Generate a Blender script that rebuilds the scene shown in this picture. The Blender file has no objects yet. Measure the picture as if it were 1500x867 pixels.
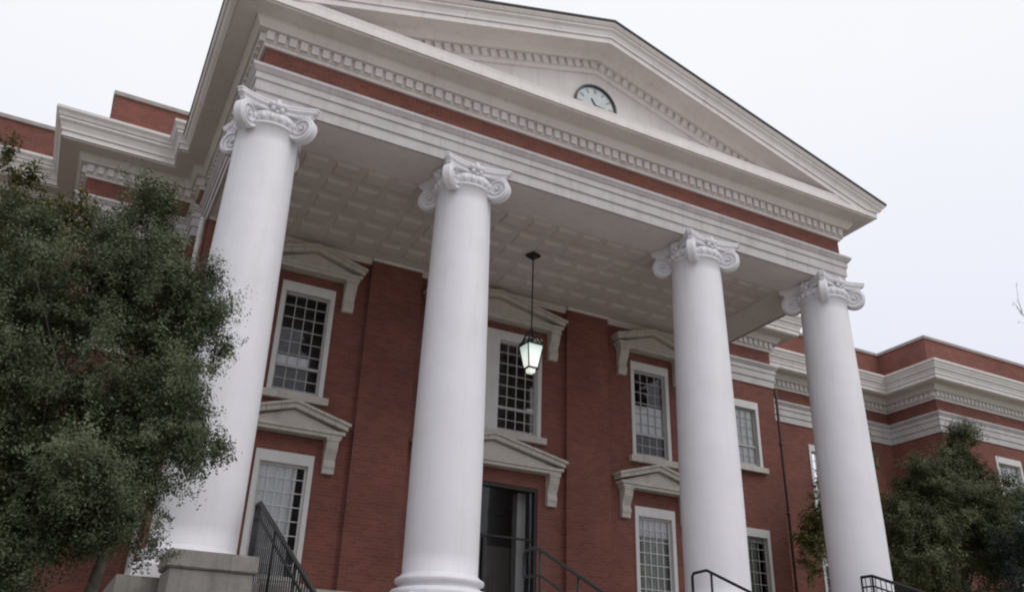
import bpy, bmesh, math, random
import numpy as np
from mathutils import Vector, Matrix
SC = bpy.context.scene
COL = SC.collection
R = math.radians
random.seed(7)

# ------------------------------------------------------------------ camera
cam_d = bpy.data.cameras.new("camera"); cam = bpy.data.objects.new("camera", cam_d); COL.objects.link(cam)
cam.location = (-8.8415, -14.0901, -1.0784)
cam.rotation_euler = (R(115.719), R(-1.7138), R(-27.4791))
cam_d.sensor_width = 36; cam_d.lens = 36 * 1276.19 / 1500; cam_d.clip_start = .1; cam_d.clip_end = 5000
SC.camera = cam
SC.view_settings.view_transform = 'Standard'; SC.view_settings.look = 'None'
SC.view_settings.exposure = 0.14; SC.view_settings.gamma = 1
SC.render.engine = 'CYCLES'
SC.cycles.filter_width = 2.1
SC.cycles.max_bounces = 8; SC.cycles.diffuse_bounces = 5; SC.cycles.transparent_max_bounces = 12
# ------------------------------------------------------------------ overcast sky
world = bpy.data.worlds.new("World"); SC.world = world; world.use_nodes = True
wn = world.node_tree; wn.nodes.clear()
sky = wn.nodes.new('ShaderNodeTexSky'); sky.sky_type = 'NISHITA'; sky.sun_disc = False
SUN_EL, SUN_AZ = R(52), R(155)
sky.sun_elevation = SUN_EL; sky.sun_rotation = SUN_AZ; sky.dust_density = 4; sky.air_density = 1.0
geo = wn.nodes.new('ShaderNodeNewGeometry'); sep = wn.nodes.new('ShaderNodeSeparateXYZ')
wn.links.new(geo.outputs['Incoming'], sep.inputs[0])
mr = wn.nodes.new('ShaderNodeMapRange'); mr.inputs[1].default_value = 0.0; mr.inputs[2].default_value = -1.0
wn.links.new(sep.outputs['Z'], mr.inputs[0])
cr = wn.nodes.new('ShaderNodeValToRGB'); wn.links.new(mr.outputs[0], cr.inputs[0])
cr.color_ramp.elements[0].color = (.70, .72, .82, 1); cr.color_ramp.elements[1].color = (.90, .90, .91, 1)
e = cr.color_ramp.elements.new(.35); e.color = (.775, .795, .88, 1)
e = cr.color_ramp.elements.new(.62); e.color = (.865, .875, .905, 1)
sc_ = wn.nodes.new('ShaderNodeVectorMath'); sc_.operation = 'SCALE'; sc_.inputs['Scale'].default_value = 10.35
wn.links.new(cr.outputs[0], sc_.inputs[0])
nz = wn.nodes.new('ShaderNodeTexNoise'); nz.inputs['Scale'].default_value = 2.2; nz.inputs['Detail'].default_value = 3
wn.links.new(geo.outputs['Incoming'], nz.inputs['Vector'])
nm = wn.nodes.new('ShaderNodeMapRange'); nm.inputs[3].default_value = .95; nm.inputs[4].default_value = 1.045
wn.links.new(nz.outputs[0], nm.inputs[0])
sc2 = wn.nodes.new('ShaderNodeVectorMath'); sc2.operation = 'SCALE'
wn.links.new(sc_.outputs[0], sc2.inputs[0]); wn.links.new(nm.outputs[0], sc2.inputs['Scale'])
mx = wn.nodes.new('ShaderNodeMixRGB'); mx.inputs[0].default_value = .93
wn.links.new(sky.outputs[0], mx.inputs[1]); wn.links.new(sc2.outputs[0], mx.inputs[2])
bg = wn.nodes.new('ShaderNodeBackground'); bg.inputs['Strength'].default_value = .1
wo = wn.nodes.new('ShaderNodeOutputWorld')
wn.links.new(mx.outputs[0], bg.inputs[0]); wn.links.new(bg.outputs[0], wo.inputs[0])
# ------------------------------------------------------------------ soft sun behind the clouds
sd = bpy.data.lights.new("sun", 'SUN'); sd.energy = 1.0; sd.angle = R(45); sd.color = (1, .975, .94)
sun = bpy.data.objects.new("sun", sd); COL.objects.link(sun)
sdir = Vector((math.cos(SUN_EL) * math.sin(SUN_AZ), math.cos(SUN_EL) * math.cos(SUN_AZ), math.sin(SUN_EL)))
sun.rotation_euler = sdir.to_track_quat('Z', 'Y').to_euler(); sun.location = (0, 0, 40)

# ------------------------------------------------------------------ materials
def newmat(name):
    m = bpy.data.materials.new(name); m.use_nodes = True
    return m, m.node_tree, m.node_tree.nodes['Principled BSDF']
def nd(t, typ, **kw):
    n = t.nodes.new(typ)
    for k, v in kw.items():
        if k in n.inputs: n.inputs[k].default_value = v
        else: setattr(n, k, v)
    return n
def ramp(t, src, stops):
    r = t.nodes.new('ShaderNodeValToRGB'); el = r.color_ramp.elements
    while len(el) < len(stops): el.new(.5)
    for i, (p, c) in enumerate(stops): el[i].position = p; el[i].color = (*c, 1)
    t.links.new(src, r.inputs[0]); return r.outputs[0]
def mixc(t, typ, fac, a, b):
    m = t.nodes.new('ShaderNodeMixRGB'); m.blend_type = typ
    for i, v in ((0, fac), (1, a), (2, b)):
        if hasattr(v, 'node'): t.links.new(v, m.inputs[i])
        elif i == 0: m.inputs[0].default_value = v
        else: m.inputs[i].default_value = (*v, 1)
    return m.outputs[0]
def painted(name, c0, c1, rough=.6, scale=1.3, dirt=(.3, .27, .23), dirt_amt=.35, streak=True, bump=.15):
    m, t, b = newmat(name)
    tc = nd(t, 'ShaderNodeTexCoord')
    n1 = nd(t, 'ShaderNodeTexNoise', Scale=scale, Detail=6.0, Roughness=.65); t.links.new(tc.outputs['Object'], n1.inputs['Vector'])
    col = ramp(t, n1.outputs[0], [(.3, c0), (.7, c1)])
    mp = nd(t, 'ShaderNodeMapping'); mp.inputs['Scale'].default_value = (5, 5, .5 if streak else 5)
    t.links.new(tc.outputs['Object'], mp.inputs[0])
    n2 = nd(t, 'ShaderNodeTexNoise', Scale=1.1, Detail=8.0, Roughness=.7); t.links.new(mp.outputs[0], n2.inputs['Vector'])
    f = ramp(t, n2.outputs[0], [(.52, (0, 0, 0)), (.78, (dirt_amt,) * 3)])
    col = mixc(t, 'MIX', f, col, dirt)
    t.links.new(col, b.inputs['Base Color']); b.inputs['Roughness'].default_value = rough
    n3 = nd(t, 'ShaderNodeTexNoise', Scale=38.0, Detail=5.0); t.links.new(tc.outputs['Object'], n3.inputs['Vector'])
    bp = nd(t, 'ShaderNodeBump', Strength=bump, Distance=.01); t.links.new(n3.outputs[0], bp.inputs['Height']); t.links.new(bp.outputs[0], b.inputs['Normal'])
    return m
def brick(name, a, b_, mortar):
    m, t, b = newmat(name)
    tc = nd(t, 'ShaderNodeTexCoord'); s = nd(t, 'ShaderNodeSeparateXYZ'); t.links.new(tc.outputs['Object'], s.inputs[0])
    ad = nd(t, 'ShaderNodeMath'); ad.operation = 'ADD'; t.links.new(s.outputs[0], ad.inputs[0]); t.links.new(s.outputs[1], ad.inputs[1])
    cb = nd(t, 'ShaderNodeCombineXYZ'); t.links.new(ad.outputs[0], cb.inputs[0]); t.links.new(s.outputs[2], cb.inputs[1])
    br = nd(t, 'ShaderNodeTexBrick', Scale=1.0); br.inputs['Brick Width'].default_value = .215; br.inputs['Row Height'].default_value = .078
    br.inputs['Mortar Size'].default_value = .008; br.inputs['Mortar Smooth'].default_value = .3; br.inputs['Bias'].default_value = -.2
    br.inputs['Color1'].default_value = (*a, 1); br.inputs['Color2'].default_value = (*b_, 1); br.inputs['Mortar'].default_value = (*mortar, 1)
    t.links.new(cb.outputs[0], br.inputs['Vector'])
    n = nd(t, 'ShaderNodeTexNoise', Scale=.55, Detail=7.0, Roughness=.65); t.links.new(tc.outputs['Object'], n.inputs['Vector'])
    v = ramp(t, n.outputs[0], [(.3, (.72, .7, .7)), (.7, (1.16, 1.14, 1.12))])
    col = mixc(t, 'MULTIPLY', 1.0, br.outputs[0], v)
    mp = nd(t, 'ShaderNodeMapping'); mp.inputs['Scale'].default_value = (3.5, 3.5, .35); t.links.new(tc.outputs['Object'], mp.inputs[0])
    n2 = nd(t, 'ShaderNodeTexNoise', Scale=1.0, Detail=6.0); t.links.new(mp.outputs[0], n2.inputs['Vector'])
    col = mixc(t, 'MIX', ramp(t, n2.outputs[0], [(.55, (0, 0, 0)), (.85, (.35,) * 3)]), col, (.17, .12, .11))
    t.links.new(col, b.inputs['Base Color']); b.inputs['Roughness'].default_value = .9
    bp = nd(t, 'ShaderNodeBump', Strength=.5, Distance=.012); bp.invert = True
    t.links.new(br.outputs['Fac'], bp.inputs['Height']); t.links.new(bp.outputs[0], b.inputs['Normal'])
    return m
def plain(name, c, rough=.5, metal=0.0, var=.15, scale=6.0):
    m, t, b = newmat(name)
    tc = nd(t, 'ShaderNodeTexCoord'); n = nd(t, 'ShaderNodeTexNoise', Scale=scale, Detail=5.0); t.links.new(tc.outputs['Object'], n.inputs['Vector'])
    lo = tuple(x * (1 - var) for x in c); hi = tuple(min(1, x * (1 + var)) for x in c)
    t.links.new(ramp(t, n.outputs[0], [(.3, lo), (.7, hi)]), b.inputs['Base Color'])
    b.inputs['Roughness'].default_value = rough; b.inputs['Metallic'].default_value = metal
    return m
def glass(name, tint=(.92, .94, .94), refl=1.0):
    m, t, b = newmat(name); t.nodes.remove(b); out = t.nodes['Material Output']
    tr = nd(t, 'ShaderNodeBsdfTransparent'); tr.inputs[0].default_value = (*tint, 1)
    gl = nd(t, 'ShaderNodeBsdfGlossy'); gl.inputs['Roughness'].default_value = .02; gl.inputs[0].default_value = (refl, refl, refl, 1)
    tc = nd(t, 'ShaderNodeTexCoord'); n = nd(t, 'ShaderNodeTexNoise', Scale=1.4); t.links.new(tc.outputs['Object'], n.inputs['Vector'])
    bp = nd(t, 'ShaderNodeBump', Strength=.012, Distance=.05); t.links.new(n.outputs[0], bp.inputs['Height']); t.links.new(bp.outputs[0], gl.inputs['Normal'])
    fr = nd(t, 'ShaderNodeFresnel', IOR=1.55); mxs = nd(t, 'ShaderNodeMixShader')
    t.links.new(fr.outputs[0], mxs.inputs[0]); t.links.new(tr.outputs[0], mxs.inputs[1]); t.links.new(gl.outputs[0], mxs.inputs[2])
    t.links.new(mxs.outputs[0], out.inputs[0]); return m
M = {}
M['column'] = painted('column_paint', (.68, .67, .705), (.755, .745, .785), .55, .8, (.45, .42, .40), .32)
M['white'] = painted('white_trim_paint', (.64, .60, .58), (.73, .69, .675), .6, 1.2, (.34, .31, .28), .4)
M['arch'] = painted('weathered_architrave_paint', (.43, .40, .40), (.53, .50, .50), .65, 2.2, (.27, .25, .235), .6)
M['ceiling'] = painted('porch_ceiling_paint', (.58, .53, .51), (.66, .61, .59), .65, 1.2, (.36, .33, .30), .3, False)
M['stone'] = painted('aged_limestone', (.45, .415, .37), (.55, .51, .46), .8, 3.0, (.17, .15, .13), .65)
M['concrete'] = painted('stained_concrete', (.24, .22, .205), (.36, .335, .315), .9, 2.5, (.09, .085, .08), .75, True, .4)
M['brick'] = brick('red_brick', (.166, .054, .040), (.236, .075, .052), (.17, .10, .085))
M['frame'] = painted('window_paint', (.55, .54, .53), (.63, .62, .61), .5, 2.0, (.3, .28, .25), .25)
M['muntin'] = painted('muntin_paint', (.36, .35, .345), (.42, .41, .405), .5, 2.0, (.3, .28, .25), .2)
M['coping'] = plain('coping_stone', (.33, .30, .28), .8)
M['roof'] = plain('dark_roofing', (.06, .052, .052), .75)
M['glass'] = glass('window_glass')
M['blind_or_reflection'] = plain('white_blind_or_reflection', (.78, .78, .80), .8, 0, .05)  # real blinds, and sky reflections painted as white panels in porch windows
M['curtain_or_reflection'] = plain('olive_curtain_or_reflection', (.30, .315, .26), .9, 0, .3, 3)  # real curtains in the main wall, painted tree reflection in the porch
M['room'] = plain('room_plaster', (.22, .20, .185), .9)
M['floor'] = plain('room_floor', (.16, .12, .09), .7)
M['iron'] = plain('black_iron', (.011, .011, .013), .6, .0)
M['bronze'] = plain('dark_bronze_frame', (.012, .0115, .0125), .55, .0)
M['wood'] = plain('dark_panelled_wood', (.055, .04, .032), .5, 0, .3, 3)
M['pipe_dark'] = plain('dark_downspout_paint', (.075, .035, .03), .6)
M['pipe_white'] = plain('white_downspout_paint', (.55, .54, .53), .5)
M['pipe_grey'] = plain('clock_mark_grey', (.27, .285, .295), .5)
M['hand'] = plain('clock_hand_grey', (.07, .075, .08), .5)
M['dial'] = plain('clock_dial', (.47, .51, .53), .3, 0, .22, 2.4)
M['clockdark'] = plain('clock_black', (.015, .016, .02), .4)
M['bark'] = plain('tree_bark', (.115, .095, .08), .95, 0, .45, 9)
M['grass'] = plain('lawn', (.085, .105, .045), .95, 0, .4, 1.5)
M['paving'] = plain('concrete_paving', (.44, .395, .36), .9, 0, .15, 1.2)
def lampglass():
    m, t, b = newmat('lit_lantern_glass')
    tc = nd(t, 'ShaderNodeTexCoord'); s = nd(t, 'ShaderNodeSeparateXYZ'); t.links.new(tc.outputs['Object'], s.inputs[0])
    mp_ = nd(t, 'ShaderNodeMapRange'); mp_.inputs[1].default_value = .0; mp_.inputs[2].default_value = .68
    t.links.new(s.outputs[2], mp_.inputs[0])
    c = ramp(t, mp_.outputs[0], [(.0, (.80, .86, .74)), (.35, (1.0, 1.0, .92)), (.65, (.80, .93, .84)), (1, (.30, .42, .37))])
    b.inputs['Base Color'].default_value = (.7, .75, .72, 1); b.inputs['Roughness'].default_value = .3
    t.links.new(c, b.inputs['Emission Color']); b.inputs['Emission Strength'].default_value = .66
    return m
M['lampglass'] = lampglass()
def leafmat(name, stops, transl=.25):
    m, t, b = newmat(name)
    at = nd(t, 'ShaderNodeAttribute'); at.attribute_name = 'tint'
    c = ramp(t, at.outputs['Fac'], stops)
    t.links.new(c, b.inputs['Base Color']); b.inputs['Roughness'].default_value = .6
    b.inputs['Specular IOR Level'].default_value = .3
    tl = nd(t, 'ShaderNodeBsdfTranslucent'); t.links.new(c, tl.inputs[0])
    ms = nd(t, 'ShaderNodeMixShader'); ms.inputs[0].default_value = transl
    t.links.new(b.outputs[0], ms.inputs[1]); t.links.new(tl.outputs[0], ms.inputs[2]); t.links.new(ms.outputs[0], t.nodes['Material Output'].inputs[0])
    return m
M['leaf_dark'] = leafmat('dark_evergreen_leaves', [(0, (.062, .075, .038)), (.6, (.103, .122, .065)), (1, (.165, .185, .105))])
M['leaf_mid'] = leafmat('olive_green_leaves', [(0, (.06, .072, .034)), (.6, (.10, .115, .052)), (1, (.17, .18, .085))])
M['leaf_yellow'] = leafmat('yellowing_leaves', [(0, (.06, .06, .022)), (.5, (.12, .115, .04)), (1, (.26, .23, .10))])
M['leaf_grey'] = leafmat('grey_green_needles', [(0, (.035, .05, .045)), (.6, (.06, .08, .07)), (1, (.10, .12, .11))])

# ------------------------------------------------------------------ mesh builder
class MB:
    def __init__(s): s.v = []; s.f = []; s.sm = []
    def add(s, vs, fs, smooth=False):
        o = len(s.v); s.v += [tuple(v) for v in vs]; s.f += [tuple(i + o for i in f) for f in fs]; s.sm += [smooth] * len(fs); return s
    def box(s, x0, x1, y0, y1, z0, z1):
        v = [(x, y, z) for z in (z0, z1) for y in (y0, y1) for x in (x0, x1)]
        return s.add(v, [(0, 2, 3, 1), (4, 5, 7, 6), (0, 1, 5, 4), (2, 6, 7, 3), (0, 4, 6, 2), (1, 3, 7, 5)])
    def cbox(s, c, sx, sy, sz, m=None):
        v = [Vector((x * sx / 2, y * sy / 2, z * sz / 2)) for z in (-1, 1) for y in (-1, 1) for x in (-1, 1)]
        v = [(m @ p if m else p) + Vector(c) for p in v]
        return s.add(v, [(0, 2, 3, 1), (4, 5, 7, 6), (0, 1, 5, 4), (2, 6, 7, 3), (0, 4, 6, 2), (1, 3, 7, 5)])
    def prism(s, pts, y0, y1):                      # polygon in xz, extruded along y
        n = len(pts); v = [(x, y0, z) for x, z in pts] + [(x, y1, z) for x, z in pts]
        return s.add(v, [tuple(range(n)), tuple(range(2 * n - 1, n - 1, -1))] + [(i, i + n, (i + 1) % n + n, (i + 1) % n) for i in range(n)])
    def prismx(s, pts, x0, x1):                     # polygon in yz, extruded along x
        n = len(pts); v = [(x0, y, z) for y, z in pts] + [(x1, y, z) for y, z in pts]
        return s.add(v, [tuple(range(n)), tuple(range(2 * n - 1, n - 1, -1))] + [(i, i + n, (i + 1) % n + n, (i + 1) % n) for i in range(n)])
    def lathe(s, prof, seg=48, c=(0, 0), smooth=True):
        n = len(prof); v = []
        for k in range(seg):
            a = 2 * math.pi * k / seg
            for r, z in prof: v.append((c[0] + r * math.cos(a), c[1] + r * math.sin(a), z))
        f = [(k * n + i, ((k + 1) % seg) * n + i, ((k + 1) % seg) * n + i + 1, k * n + i + 1) for k in range(seg) for i in range(n - 1)]
        return s.add(v, f, smooth)
    def tube(s, pts, r, seg=8, smooth=True, cap=True):
        pts = [Vector(p) for p in pts]; n = len(pts); rs = r if hasattr(r, '__len__') else [r] * n
        v = []; f = []; up = None
        for i, p in enumerate(pts):
            d = (pts[min(i + 1, n - 1)] - pts[max(i - 1, 0)]).normalized()
            if up is None:
                up = d.orthogonal().normalized()
            up = (up - d * up.dot(d)).normalized(); w = d.cross(up)
            for k in range(seg):
                a = 2 * math.pi * k / seg; v.append(p + (up * math.cos(a) + w * math.sin(a)) * rs[i])
        for i in range(n - 1):
            for k in range(seg): f.append((i * seg + k, i * seg + (k + 1) % seg, (i + 1) * seg + (k + 1) % seg, (i + 1) * seg + k))
        if cap: f.append(tuple(range(seg - 1, -1, -1))); f.append(tuple((n - 1) * seg + k for k in range(seg)))
        return s.add(v, f, smooth)
    def ball(s, c, rx, ry, rz, seg=10, ring=6):
        v = []; f = []
        for i in range(ring + 1):
            th = math.pi * i / ring
            for k in range(seg):
                a = 2 * math.pi * k / seg
                v.append((c[0] + rx * math.sin(th) * math.cos(a), c[1] + ry * math.sin(th) * math.sin(a), c[2] + rz * math.cos(th)))
        for i in range(ring):
            for k in range(seg): f.append((i * seg + k, (i + 1) * seg + k, (i + 1) * seg + (k + 1) % seg, i * seg + (k + 1) % seg))
        return s.add(v, f, True)
    def sweep(s, path, prof, closed=False):         # profile (out, z) along a plan path, mitred
        P = [Vector(p) for p in path]; n = len(P); m = len(prof)
        nor = []
        for i in range(n - 1):
            d = (P[i + 1] - P[i]).normalized(); nor.append(Vector((d.y, -d.x)))
        v = []
        for i in range(n):
            a = nor[max(i - 1, 0)]; b = nor[min(i, n - 2)]
            mt = (a + b) / (1 + a.dot(b))
            for o, z in prof: q = P[i] + mt * o; v.append((q.x, q.y, z))
        mm = m if closed else m - 1
        f = [(i * m + k, (i + 1) * m + k, (i + 1) * m + (k + 1) % m, i * m + (k + 1) % m) for i in range(n - 1) for k in range(mm)]
        if closed: f += [tuple(range(m)), tuple((n - 1) * m + k for k in range(m - 1, -1, -1))]
        return s.add(v, f)
    def build(s, name, mat, parent=None, loc=(0, 0, 0), rot=(0, 0, 0), fixn=True):
        me = bpy.data.meshes.new(name); me.from_pydata(s.v, [], s.f); me.materials.append(mat)
        me.polygons.foreach_set('use_smooth', s.sm)
        if fixn:
            bm = bmesh.new(); bm.from_mesh(me); bmesh.ops.recalc_face_normals(bm, faces=bm.faces); bm.to_mesh(me); bm.free()
        me.update()
        o = bpy.data.objects.new(name, me); COL.objects.link(o); o.location = loc; o.rotation_euler = rot
        if parent: o.parent = parent
        return o
def tag(o, label=None, cat=None, group=None, kind=None):
    for k, v in (('label', label), ('category', cat), ('group', group), ('kind', kind)):
        if v: o[k] = v
    return o
def empty(name, loc, label, cat, group=None):
    o = bpy.data.objects.new(name, None); COL.objects.link(o); o.location = loc; o.empty_display_size = .3
    return tag(o, label, cat, group)
def kids(o): return [c for c in COL.objects if c.parent == o]
def copy_tree(o, parent=None, loc=None):
    ch = kids(o); c = o.copy(); COL.objects.link(c)
    if parent: c.parent = parent
    if loc is not None: c.location = loc
    for k in ch: copy_tree(k, c)
    return c

# ------------------------------------------------------------------ ground
GZ = -2.7
g = MB(); g.add([(-1500, -1500, GZ), (1500, -1500, GZ), (1500, 1500, GZ), (-1500, 1500, GZ)], [(0, 1, 2, 3)])
tag(g.build('ground', M['grass']), kind='structure')
g = MB(); g.add([(-7.5, -60, GZ + .004), (7.5, -60, GZ + .004), (7.5, -8.3, GZ + .004), (-7.5, -8.3, GZ + .004)], [(0, 1, 2, 3)])
g.add([(-60, -60, GZ + .004), (-7.5, -60, GZ + .004), (-7.5, -9.5, GZ + .004), (-60, -9.5, GZ + .004)], [(0, 1, 2, 3)])  # unseen side paving, spread wide to bounce light up under the portico
g.add([(7.5, -60, GZ + .004), (60, -60, GZ + .004), (60, -9.5, GZ + .004), (7.5, -9.5, GZ + .004)], [(0, 1, 2, 3)])
tag(g.build('pavement', M['paving']), kind='structure')

# ================================================================== COURTHOUSE
BL = (0, 4.5, GZ)
B = empty('courthouse', BL, 'red brick courthouse with white columned portico, triangular pediment and clock', 'building')
OFF = (-BL[0], -BL[1], -BL[2])
def part(mb, name, mat, **k): return mb.build(name, M[mat], B, OFF, **k)
# levels
ZA0, ZA1, ZF1, ZC = 8.90, 9.66, 10.17, 10.70
XL, XR = -10.05, 11.1                       # outer corners of the main block
YM, YW, YP, YI = 6.25, 8.75, 6.48, 4.5      # main wall, recessed link, end pavilions, porch wall
SL, SR = -19.5, 19.5
HF = 7.35; YF = -.41                        # portico entablature face
# ---- walls with openings
def facade(mb, x0, x1, z0, z1, y, ops, depth=.28, side=0):
    xs = sorted({x0, x1} | {a for o in ops for a in o[:2]}); zs = sorted({z0, z1} | {a for o in ops for a in o[2:]})
    for i in range(len(xs) - 1):
        for j in range(len(zs) - 1):
            cx, cz = (xs[i] + xs[i + 1]) / 2, (zs[j] + zs[j + 1]) / 2
            if any(o[0] < cx < o[1] and o[2] < cz < o[3] for o in ops): continue
            mb.add([(xs[i], y, zs[j]), (xs[i + 1], y, zs[j]), (xs[i + 1], y, zs[j + 1]), (xs[i], y, zs[j + 1])], [(0, 1, 2, 3)])
    for a, b, c, d in ops:
        e = y + depth
        mb.add([(a, y, c), (a, e, c), (a, e, d), (a, y, d)], [(0, 1, 2, 3)]); mb.add([(b, y, c), (b, e, c), (b, e, d), (b, y, d)], [(0, 1, 2, 3)])
        mb.add([(a, y, d), (b, y, d), (b, e, d), (a, e, d)], [(0, 1, 2, 3)]); mb.add([(a, y, c), (b, y, c), (b, e, c), (a, e, c)], [(0, 1, 2, 3)])
WX = 4.83
porch_ops = [(-WX - .6, -WX + .6, 5.22, 7.84), (-1.38, 1.38, 5.22, 7.84), (WX - .6, WX + .6, 5.22, 7.84),
             (-WX - .6, -WX + .6, 1.25, 3.85), (WX - .6, WX + .6, 1.25, 3.85), (-1.37, 1.37, .45, 3.93)]
MWX = 9.69
main_ops = lambda s: [(s * MWX - .6, s * MWX + .6, 6.14, 8.22), (s * MWX - .6, s * MWX + .6, 1.9, 4.18)] if s > 0 else \
    [(-8.95 - .45, -8.95 + .45, 6.14, 8.22)]
link_xs = [15.65]
pav_xs = [23.05, 26.4, 29.8]
w = MB()
facade(w, -HF, HF, GZ, ZA0 + .3, YI, porch_ops)
facade(w, 7.55, XR, GZ, ZA0 + .02, YM, main_ops(1)); facade(w, XL, -7.55, GZ, ZA0 + .02, YM, main_ops(-1))
for s in (-1, 1):
    xa, xb = sorted((s * HF, s * 7.55)); facade(w, xa, xb, GZ, ZA0 + .02, 5.45, [])
    w.add([(s * HF, YI, GZ), (s * HF, 5.45, GZ), (s * HF, 5.45, ZA0 + .02), (s * HF, YI, ZA0 + .02)], [(0, 1, 2, 3)])
    w.add([(s * 7.55, 5.45, GZ), (s * 7.55, YM, GZ), (s * 7.55, YM, ZA0 + .02), (s * 7.55, 5.45, ZA0 + .02)], [(0, 1, 2, 3)])
lops = [o for x in link_xs for o in ((x - .6, x + .6, 5.45, 8.22), (x - .6, x + .6, 1.4, 4.15))]
facade(w, XR, SR, GZ, ZA0 + .02, YW, lops); facade(w, SL, XL, GZ, ZA0 + .02, YW, [(-b, -a, c, d) for a, b, c, d in lops])
pops = [o for x in pav_xs for o in ((x - .7, x + .7, 6.0, 8.38), (x - .7, x + .7, 1.4, 4.2))]
facade(w, SR, 45, GZ, ZA0 + .02, YP, pops); facade(w, -45, SL, GZ, ZA0 + .02, YP, [(-b, -a, c, d) for a, b, c, d in pops])
for x, y0, y1 in ((XL, YM, YW), (XR, YM, YW), (SL, YP, YW), (SR, YP, YW), (-45, YP, 24), (45, YP, 24)):
    w.add([(x, y0, GZ), (x, y1, GZ), (x, y1, ZA0 + .02), (x, y0, ZA0 + .02)], [(0, 1, 2, 3)])
w.add([(-45, 24, GZ), (45, 24, GZ), (45, 24, 12), (-45, 24, 12)], [(0, 1, 2, 3)])
part(w, 'brick_wall', 'brick')
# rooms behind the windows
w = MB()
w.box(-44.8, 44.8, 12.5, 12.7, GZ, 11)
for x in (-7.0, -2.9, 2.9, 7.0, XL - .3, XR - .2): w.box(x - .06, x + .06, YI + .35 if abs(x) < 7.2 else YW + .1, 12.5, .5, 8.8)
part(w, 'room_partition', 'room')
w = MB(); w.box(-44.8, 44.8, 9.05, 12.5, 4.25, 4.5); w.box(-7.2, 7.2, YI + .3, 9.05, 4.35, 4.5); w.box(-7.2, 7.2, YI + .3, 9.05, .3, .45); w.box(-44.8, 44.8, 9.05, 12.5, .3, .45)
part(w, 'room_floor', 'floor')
# pilasters on the porch wall
for a, b in ((-7.33, -6.35), (-3.41, -2.11), (2.11, 3.41), (6.35, 7.33)):
    p = MB(); p.box(a, b, YI - .13, YI + .02, .45, 8.86); part(p, 'pilaster', 'brick')
# ---- entablature paths
left = [(-45, YP), (SL, YP), (SL, YW), (XL, YW), (XL, YM), (-7.55, YM), (-7.55, 5.45), (-HF, 5.45)]
right = [(HF, 5.45), (7.55, 5.45), (7.55, YM), (XR, YM), (XR, YW), (SR, YW), (SR, YP), (45, YP)]
full = left + [(-HF, YF), (HF, YF)] + right
arch_prof = [(-.02, ZA0), (.04, ZA0), (.04, 9.13), (.075, 9.14), (.075, 9.36), (.105, 9.37), (.105, 9.50), (.13, 9.52), (.17, 9.58), (.19, 9.60), (.19, 9.66), (-.02, 9.69)]
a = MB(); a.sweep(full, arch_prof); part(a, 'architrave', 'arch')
a = MB(); a.sweep(full, [(0, ZA1), (0, ZF1 + .02)]); part(a, 'brick_frieze', 'brick')
corn = [(-.02, ZF1), (.05, ZF1), (.07, ZF1 + .07), (.09, ZF1 + .07), (.09, 10.47), (.21, 10.47), (.24, 10.52), (.30, 10.60), (.30, 10.66), (.68, 10.66), (.68, 10.695), (.73, 10.695), (.73, 10.83)]
a = MB(); a.sweep(full, corn)
a.sweep([(-HF, YF), (HF, YF)], [(.73, 10.83), (.69, 10.84), (.695, 10.9), (.71, 10.985), (.66, 11.0), (0, 11.06)])
part(a, 'cornice', 'white')
crown = [(.73, 10.83), (.76, 10.83), (.77, 10.90), (.81, 11.0), (.86, 11.06), (.86, 11.12), (.885, 11.13), (.91, 11.2), (.96, 11.27), (.96, 11.34), (.4, 11.44), (.02, 11.46)]
a = MB(); a.sweep(left[:-1] + [(-7.2, 5.45)], crown); a.sweep([(7.2, 5.45)] + right[1:], crown); part(a, 'crown_moulding', 'white')
# dentils
def dentil_run(mb, p0, p1, z0=10.265, z1=10.455, d0=.085, d1=.158, pitch=.215, wd=.14, start=.1, end=.1):
    p0, p1 = Vector(p0), Vector(p1); L = (p1 - p0).length; d = (p1 - p0) / L; nv = Vector((d.y, -d.x))
    bz = Matrix(((d.x, nv.x, 0), (d.y, nv.y, 0), (0, 0, 1))); cc = (p0 + p1) / 2 + nv * .075
    mb.cbox((cc.x, cc.y, (z0 + z1) / 2), L + .1, .035, z1 - z0 + .02, bz)
    n = max(1, int((L - start - end) / pitch)); gap = (L - start - end) / n
    for i in range(n + 1):
        c = p0 + d * (start + gap * i) + nv * (d0 + d1) / 2
        m = Matrix(((d.x, nv.x, 0), (d.y, nv.y, 0), (0, 0, 1)))
        mb.cbox((c.x, c.y, (z0 + z1) / 2), wd, d1 - d0, z1 - z0, m)
dn = MB()
for i in range(len(full) - 1):
    p0, p1 = full[i], full[i + 1]
    if (Vector(p1) - Vector(p0)).length < .5: continue
    ini = i in (0,) ; dentil_run(dn, p0, p1, start=.02 if i else .1, end=.02)
part(dn, 'dentil_course', 'white')
# parapet
a = MB(); par = [(-45, YP), (SL, YP), (SL, YW), (XL + .1, YW), (XL + .1, YM), (XR, YM), (XR, YW), (SR, YW), (SR, YP), (45, YP)]
a.sweep(par, [(0, 11.42), (0, 12.66), (-.33, 12.66), (-.33, 11.42)], True); part(a, 'parapet', 'brick')
a = MB(); a.sweep(par, [(.05, 12.66), (.05, 12.77), (-.38, 12.79), (-.38, 12.66)], True); part(a, 'coping', 'coping')
a = MB(); a.sweep(par, [(-.33, 11.5), (-16, 11.5)]); a = MB(); a.box(-44.9, 44.9, YW + .4, 23.9, 11.35, 11.5); a.box(XL + .45, XR - .35, YM + .35, YW + .39, 11.35, 11.5); a.box(-44.9, SL - .4, YP + .35, YW + .39, 11.35, 11.5); a.box(SR + .4, 44.9, YP + .35, YW + .39, 11.35, 11.5)
part(a, 'flat_roof', 'roof')
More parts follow.
